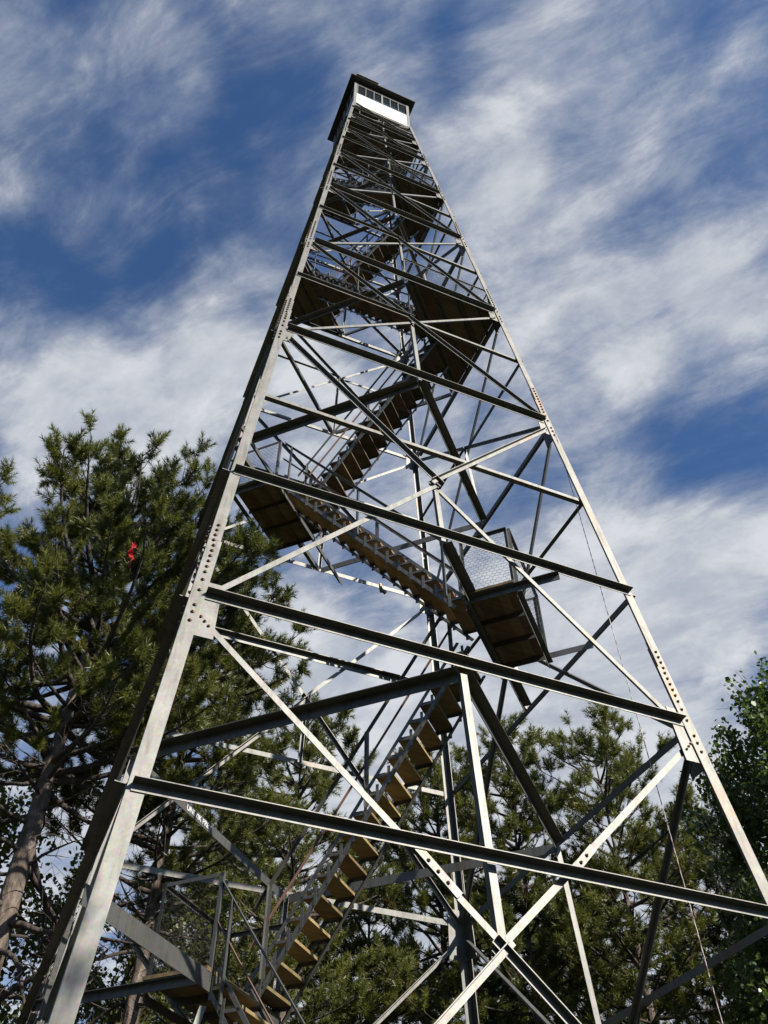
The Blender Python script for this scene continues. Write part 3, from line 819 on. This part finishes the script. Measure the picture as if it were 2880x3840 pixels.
# ------------------------------------------------------------------ ground
gm, nt, b = new_mat('forest_ground')
n1 = N(nt, 'ShaderNodeTexNoise', Scale=.35, Detail=9.0); nt.links.new(objco(nt), n1.inputs['Vector'])
r = ramp(nt, [(.35, (.016, .022, .008)), (.55, (.025, .027, .012)), (.7, (.036, .027, .016))]); nt.links.new(n1.outputs['Fac'], r.inputs['Fac'])
nt.links.new(r.outputs['Color'], b.inputs['Base Color']); b.inputs['Roughness'].default_value = .95
g = MB(); S = 900
g.add([(-S, -S, 0), (S, -S, 0), (S, S, 0), (-S, S, 0)], [(0, 1, 2, 3)])
g.build('ground', gm, None, kind='structure')
for k in range(4):
    X, Y = rot(k, -hw(-7.3), -hw(-7.3)); f = MB(); f.prism([Vector((X+a, Y+c, -.1)) for a, c in ((-.4, -.4), (.4, -.4), (.4, .4), (-.4, .4))], [Vector((X+a, Y+c, .16)) for a, c in ((-.34, -.34), (.34, -.34), (.34, .34), (-.34, .34))])
    f.build('footing', plain('concrete', (.3, .29, .27), .9) if k == 0 else bpy.data.materials['concrete'], tower)

# ------------------------------------------------------------------ sky, sun
SAZ, SEL = math.radians(153), math.radians(33.5)
wd = bpy.data.worlds.new('World'); bpy.context.scene.world = wd; wd.use_nodes = True
nt = wd.node_tree; nt.nodes.clear(); wd.cycles.sampling_method = 'MANUAL'; wd.cycles.sample_map_resolution = 128
out = N(nt, 'ShaderNodeOutputWorld')
sky = N(nt, 'ShaderNodeTexSky', sky_type='NISHITA', sun_disc=False, sun_elevation=SEL, sun_rotation=SAZ, altitude=300.0, air_density=1.0, dust_density=.35, ozone_density=3.0)
bg = N(nt, 'ShaderNodeBackground', Strength=.092)
tint = N(nt, 'ShaderNodeMix', data_type='RGBA', blend_type='MULTIPLY'); tint.inputs['Factor'].default_value = 1; tint.inputs['B'].default_value = (.56, .74, .92, 1)
nt.links.new(sky.outputs[0], tint.inputs['A']); nt.links.new(tint.outputs['Result'], bg.inputs['Color'])
geo = N(nt, 'ShaderNodeNewGeometry')
dirv = N(nt, 'ShaderNodeVectorMath', operation='SCALE'); dirv.inputs['Scale'].default_value = -1
nt.links.new(geo.outputs['Incoming'], dirv.inputs[0])
sep = N(nt, 'ShaderNodeSeparateXYZ'); nt.links.new(dirv.outputs[0], sep.inputs[0])
def math_(op, a, b_=None, c_=None, clamp=False):
    m = N(nt, 'ShaderNodeMath', operation=op, use_clamp=clamp)
    for i, x in enumerate((a, b_, c_)):
        if x is None: continue
        if isinstance(x, (int, float)): m.inputs[i].default_value = x
        else: nt.links.new(x, m.inputs[i])
    return m.outputs[0]
zc = math_('MAXIMUM', math_('ADD', sep.outputs['Z'], .12), .06)
px, py = math_('DIVIDE', sep.outputs['X'], zc), math_('DIVIDE', sep.outputs['Y'], zc)
comb = N(nt, 'ShaderNodeCombineXYZ'); nt.links.new(px, comb.inputs[0]); nt.links.new(py, comb.inputs[1])
# gentle warp, then stretch along the wind
wn = N(nt, 'ShaderNodeTexNoise', Scale=2.2, Detail=3.0); nt.links.new(comb.outputs[0], wn.inputs['Vector'])
wsub = N(nt, 'ShaderNodeVectorMath', operation='SUBTRACT'); nt.links.new(wn.outputs['Color'], wsub.inputs[0]); wsub.inputs[1].default_value = (.5, .5, .5)
wsc = N(nt, 'ShaderNodeVectorMath', operation='SCALE'); wsc.inputs['Scale'].default_value = .10; nt.links.new(wsub.outputs[0], wsc.inputs[0])
wad = N(nt, 'ShaderNodeVectorMath', operation='ADD'); nt.links.new(comb.outputs[0], wad.inputs[0]); nt.links.new(wsc.outputs[0], wad.inputs[1])
rotm = N(nt, 'ShaderNodeMapping'); rotm.inputs['Rotation'].default_value = (0, 0, math.radians(50)); nt.links.new(wad.outputs[0], rotm.inputs['Vector'])
def stretched(sx, sy, detail, rough, off, dist=.3):
    mp = N(nt, 'ShaderNodeMapping'); mp.inputs['Scale'].default_value = (sx, sy, 1); mp.inputs['Location'].default_value = (off, off*.7, 0)
    nt.links.new(rotm.outputs[0], mp.inputs['Vector'])
    t = N(nt, 'ShaderNodeTexNoise', Scale=1.0, Detail=detail, Roughness=rough, Distortion=dist); nt.links.new(mp.outputs[0], t.inputs['Vector']); return t.outputs['Fac']
fib = stretched(4.5, 16.0, 11.0, .68, 3.1, .6)
puff = stretched(5.5, 8.0, 12.0, .63, 8.3, .25)
big = stretched(2.4, 4.2, 6.0, .55, 1.7, .3)
BL = [ # direction, cosine of the edge, weight
((-0.138, 0.626, 0.767), 0.9923, 0.30), ((-0.016, 0.604, 0.797), 0.9912, 0.30), ((0.070, 0.507, 0.859), 0.9947, 0.26),
((0.018, 0.542, 0.840), 0.9971, 0.14), ((-0.048, 0.653, 0.756), 0.9921, 0.22), ((0.120, 0.581, 0.805), 0.9905, 0.18),
((-0.167, 0.539, 0.826), 0.9959, -0.14), ((-0.066, 0.504, 0.861), 0.9963, -0.14), ((-0.034, 0.405, 0.914), 0.9972, -0.12),
((0.021, 0.318, 0.948), 0.9957, -0.14), ((-0.158, 0.478, 0.864), 0.9975, -0.06), ((-0.217, 0.350, 0.911), 0.9963, 0.16),
((-0.112, 0.323, 0.940), 0.9968, 0.16), ((-0.114, 0.474, 0.873), 0.9983, 0.12), ((0.093, 0.205, 0.974), 0.9959, 0.08),
((0.223, 0.156, 0.962), 0.9958, 0.20), ((0.319, 0.102, 0.942), 0.9974, 0.12), ((0.188, 0.221, 0.957), 0.9987, -0.12),
((0.149, 0.181, 0.972), 0.9994, -0.06), ((0.238, 0.281, 0.930), 0.9965, 0.30), ((0.314, 0.211, 0.926), 0.9954, 0.10),
((0.392, 0.143, 0.909), 0.9957, 0.08), ((0.322, 0.332, 0.887), 0.9926, 0.16), ((0.403, 0.386, 0.830), 0.9913, 0.18),
((0.501, 0.229, 0.835), 0.9960, 0.34), ((0.477, 0.313, 0.822), 0.9937, 0.28), ((0.442, 0.161, 0.882), 0.9987, -0.10),
((0.390, 0.276, 0.878), 0.9985, -0.08), ((0.473, 0.189, 0.860), 0.9984, -0.16), ((0.371, 0.092, 0.924), 0.9990, -0.08),
((0.559, 0.382, 0.736), 0.9941, -0.14), ((0.478, 0.399, 0.782), 0.9968, -0.06), ((0.479, 0.460, 0.747), 0.9968, 0.14),
((0.619, 0.457, 0.639), 0.9923, 0.40), ((0.542, 0.525, 0.657), 0.9924, 0.28), ((0.509, 0.642, 0.573), 0.9733, 0.50),
((0.230, 0.708, 0.668), 0.9833, 0.20), ((0.227, 0.778, 0.586), 0.9912, 0.20), ((0.185, 0.785, 0.591), 0.9882, 0.20),
((0.238, 0.563, 0.791), 0.9911, 0.20), ((0.331, 0.539, 0.775), 0.9876, 0.14), ((0.252, 0.665, 0.703), 0.9980, -0.09),
((-0.019, 0.881, 0.472), 0.9862, 0.16), ((0.388, 0.820, 0.421), 0.9584, 0.55), ((0.628, 0.689, 0.361), 0.9688, 0.60),
((0.092, 0.940, 0.329), 0.9674, 0.30), ((0.143, 0.691, 0.708), 0.9980, -0.06)]
acc = None
for d, c, wgt in BL:
    dp = N(nt, 'ShaderNodeVectorMath', operation='DOT_PRODUCT'); nt.links.new(dirv.outputs[0], dp.inputs[0]); dp.inputs[1].default_value = d
    mr = N(nt, 'ShaderNodeMapRange', interpolation_type='SMOOTHSTEP'); mr.inputs['From Min'].default_value = c; mr.inputs['From Max'].default_value = 1-(1-c)*.04
    mr.inputs['To Max'].default_value = wgt; nt.links.new(dp.outputs['Value'], mr.inputs['Value'])
    acc = mr.outputs[0] if acc is None else math_('ADD', acc, mr.outputs[0])
tex = math_('ADD', math_('MULTIPLY', fib, .48), math_('ADD', math_('MULTIPLY', puff, .92), math_('MULTIPLY', big, .50)))
dens = math_('ADD', tex, acc)
mr = N(nt, 'ShaderNodeMapRange', interpolation_type='SMOOTHSTEP'); mr.inputs['From Min'].default_value = .72; mr.inputs['From Max'].default_value = 1.42
nt.links.new(dens, mr.inputs['Value'])
# clouds: brighter where dense and ragged, greyer in the soft middle
cr = ramp(nt, [(0, (.30, .38, .55)), (.45, (.37, .425, .535)), (.72, (.54, .575, .64)), (.95, (.76, .78, .81))])
shade_n = math_('ADD', math_('MULTIPLY', puff, 1.3), math_('MULTIPLY', mr.outputs[0], .42), None)
nt.links.new(math_('SUBTRACT', shade_n, .28), cr.inputs['Fac'])
cb = N(nt, 'ShaderNodeBackground', Strength=.62); nt.links.new(cr.outputs['Color'], cb.inputs['Color'])
mixs = N(nt, 'ShaderNodeMixShader'); nt.links.new(math_('MULTIPLY', mr.outputs[0], .92), mixs.inputs['Fac'])
nt.links.new(bg.outputs[0], mixs.inputs[1]); nt.links.new(cb.outputs[0], mixs.inputs[2]); nt.links.new(mixs.outputs[0], out.inputs['Surface'])

sl = bpy.data.lights.new('sun', 'SUN'); sl.energy = 5.0; sl.angle = math.radians(.53); sl.color = (1, .95, .86)
so = bpy.data.objects.new('sun', sl); C.objects.link(so)
sd = Vector((math.sin(SAZ)*math.cos(SEL), math.cos(SAZ)*math.cos(SEL), math.sin(SEL)))
so.rotation_euler = sd.to_track_quat('Z', 'Y').to_euler(); so.location = sd*60

# ------------------------------------------------------------------ camera
r_ = Vector((0.92064367, -0.39035883, -0.00593398)); u_ = Vector((-0.28587802, -0.6844259, 0.67069736)); f_ = Vector((0.265874, 0.61577689, 0.74170738))
cam = bpy.data.cameras.new('camera'); co = bpy.data.objects.new('camera', cam); C.objects.link(co)
Mc = Matrix((r_, u_, -f_)).transposed().to_4x4(); Mc.translation = Vector((CX, CY, G-5.8393)); co.matrix_world = Mc
cam.sensor_fit = 'VERTICAL'; cam.sensor_height = 36; cam.lens = 3259.28/3840*36; cam.clip_end = 5000; cam.clip_start = .05
sc = bpy.context.scene; sc.camera = co
sc.view_settings.view_transform = 'Standard'; sc.view_settings.look = 'None'; sc.view_settings.exposure = .65; sc.view_settings.gamma = 1
sc.cycles.max_bounces = 4; sc.cycles.diffuse_bounces = 3; sc.cycles.glossy_bounces = 2; sc.cycles.transmission_bounces = 2; sc.cycles.transparent_max_bounces = 4
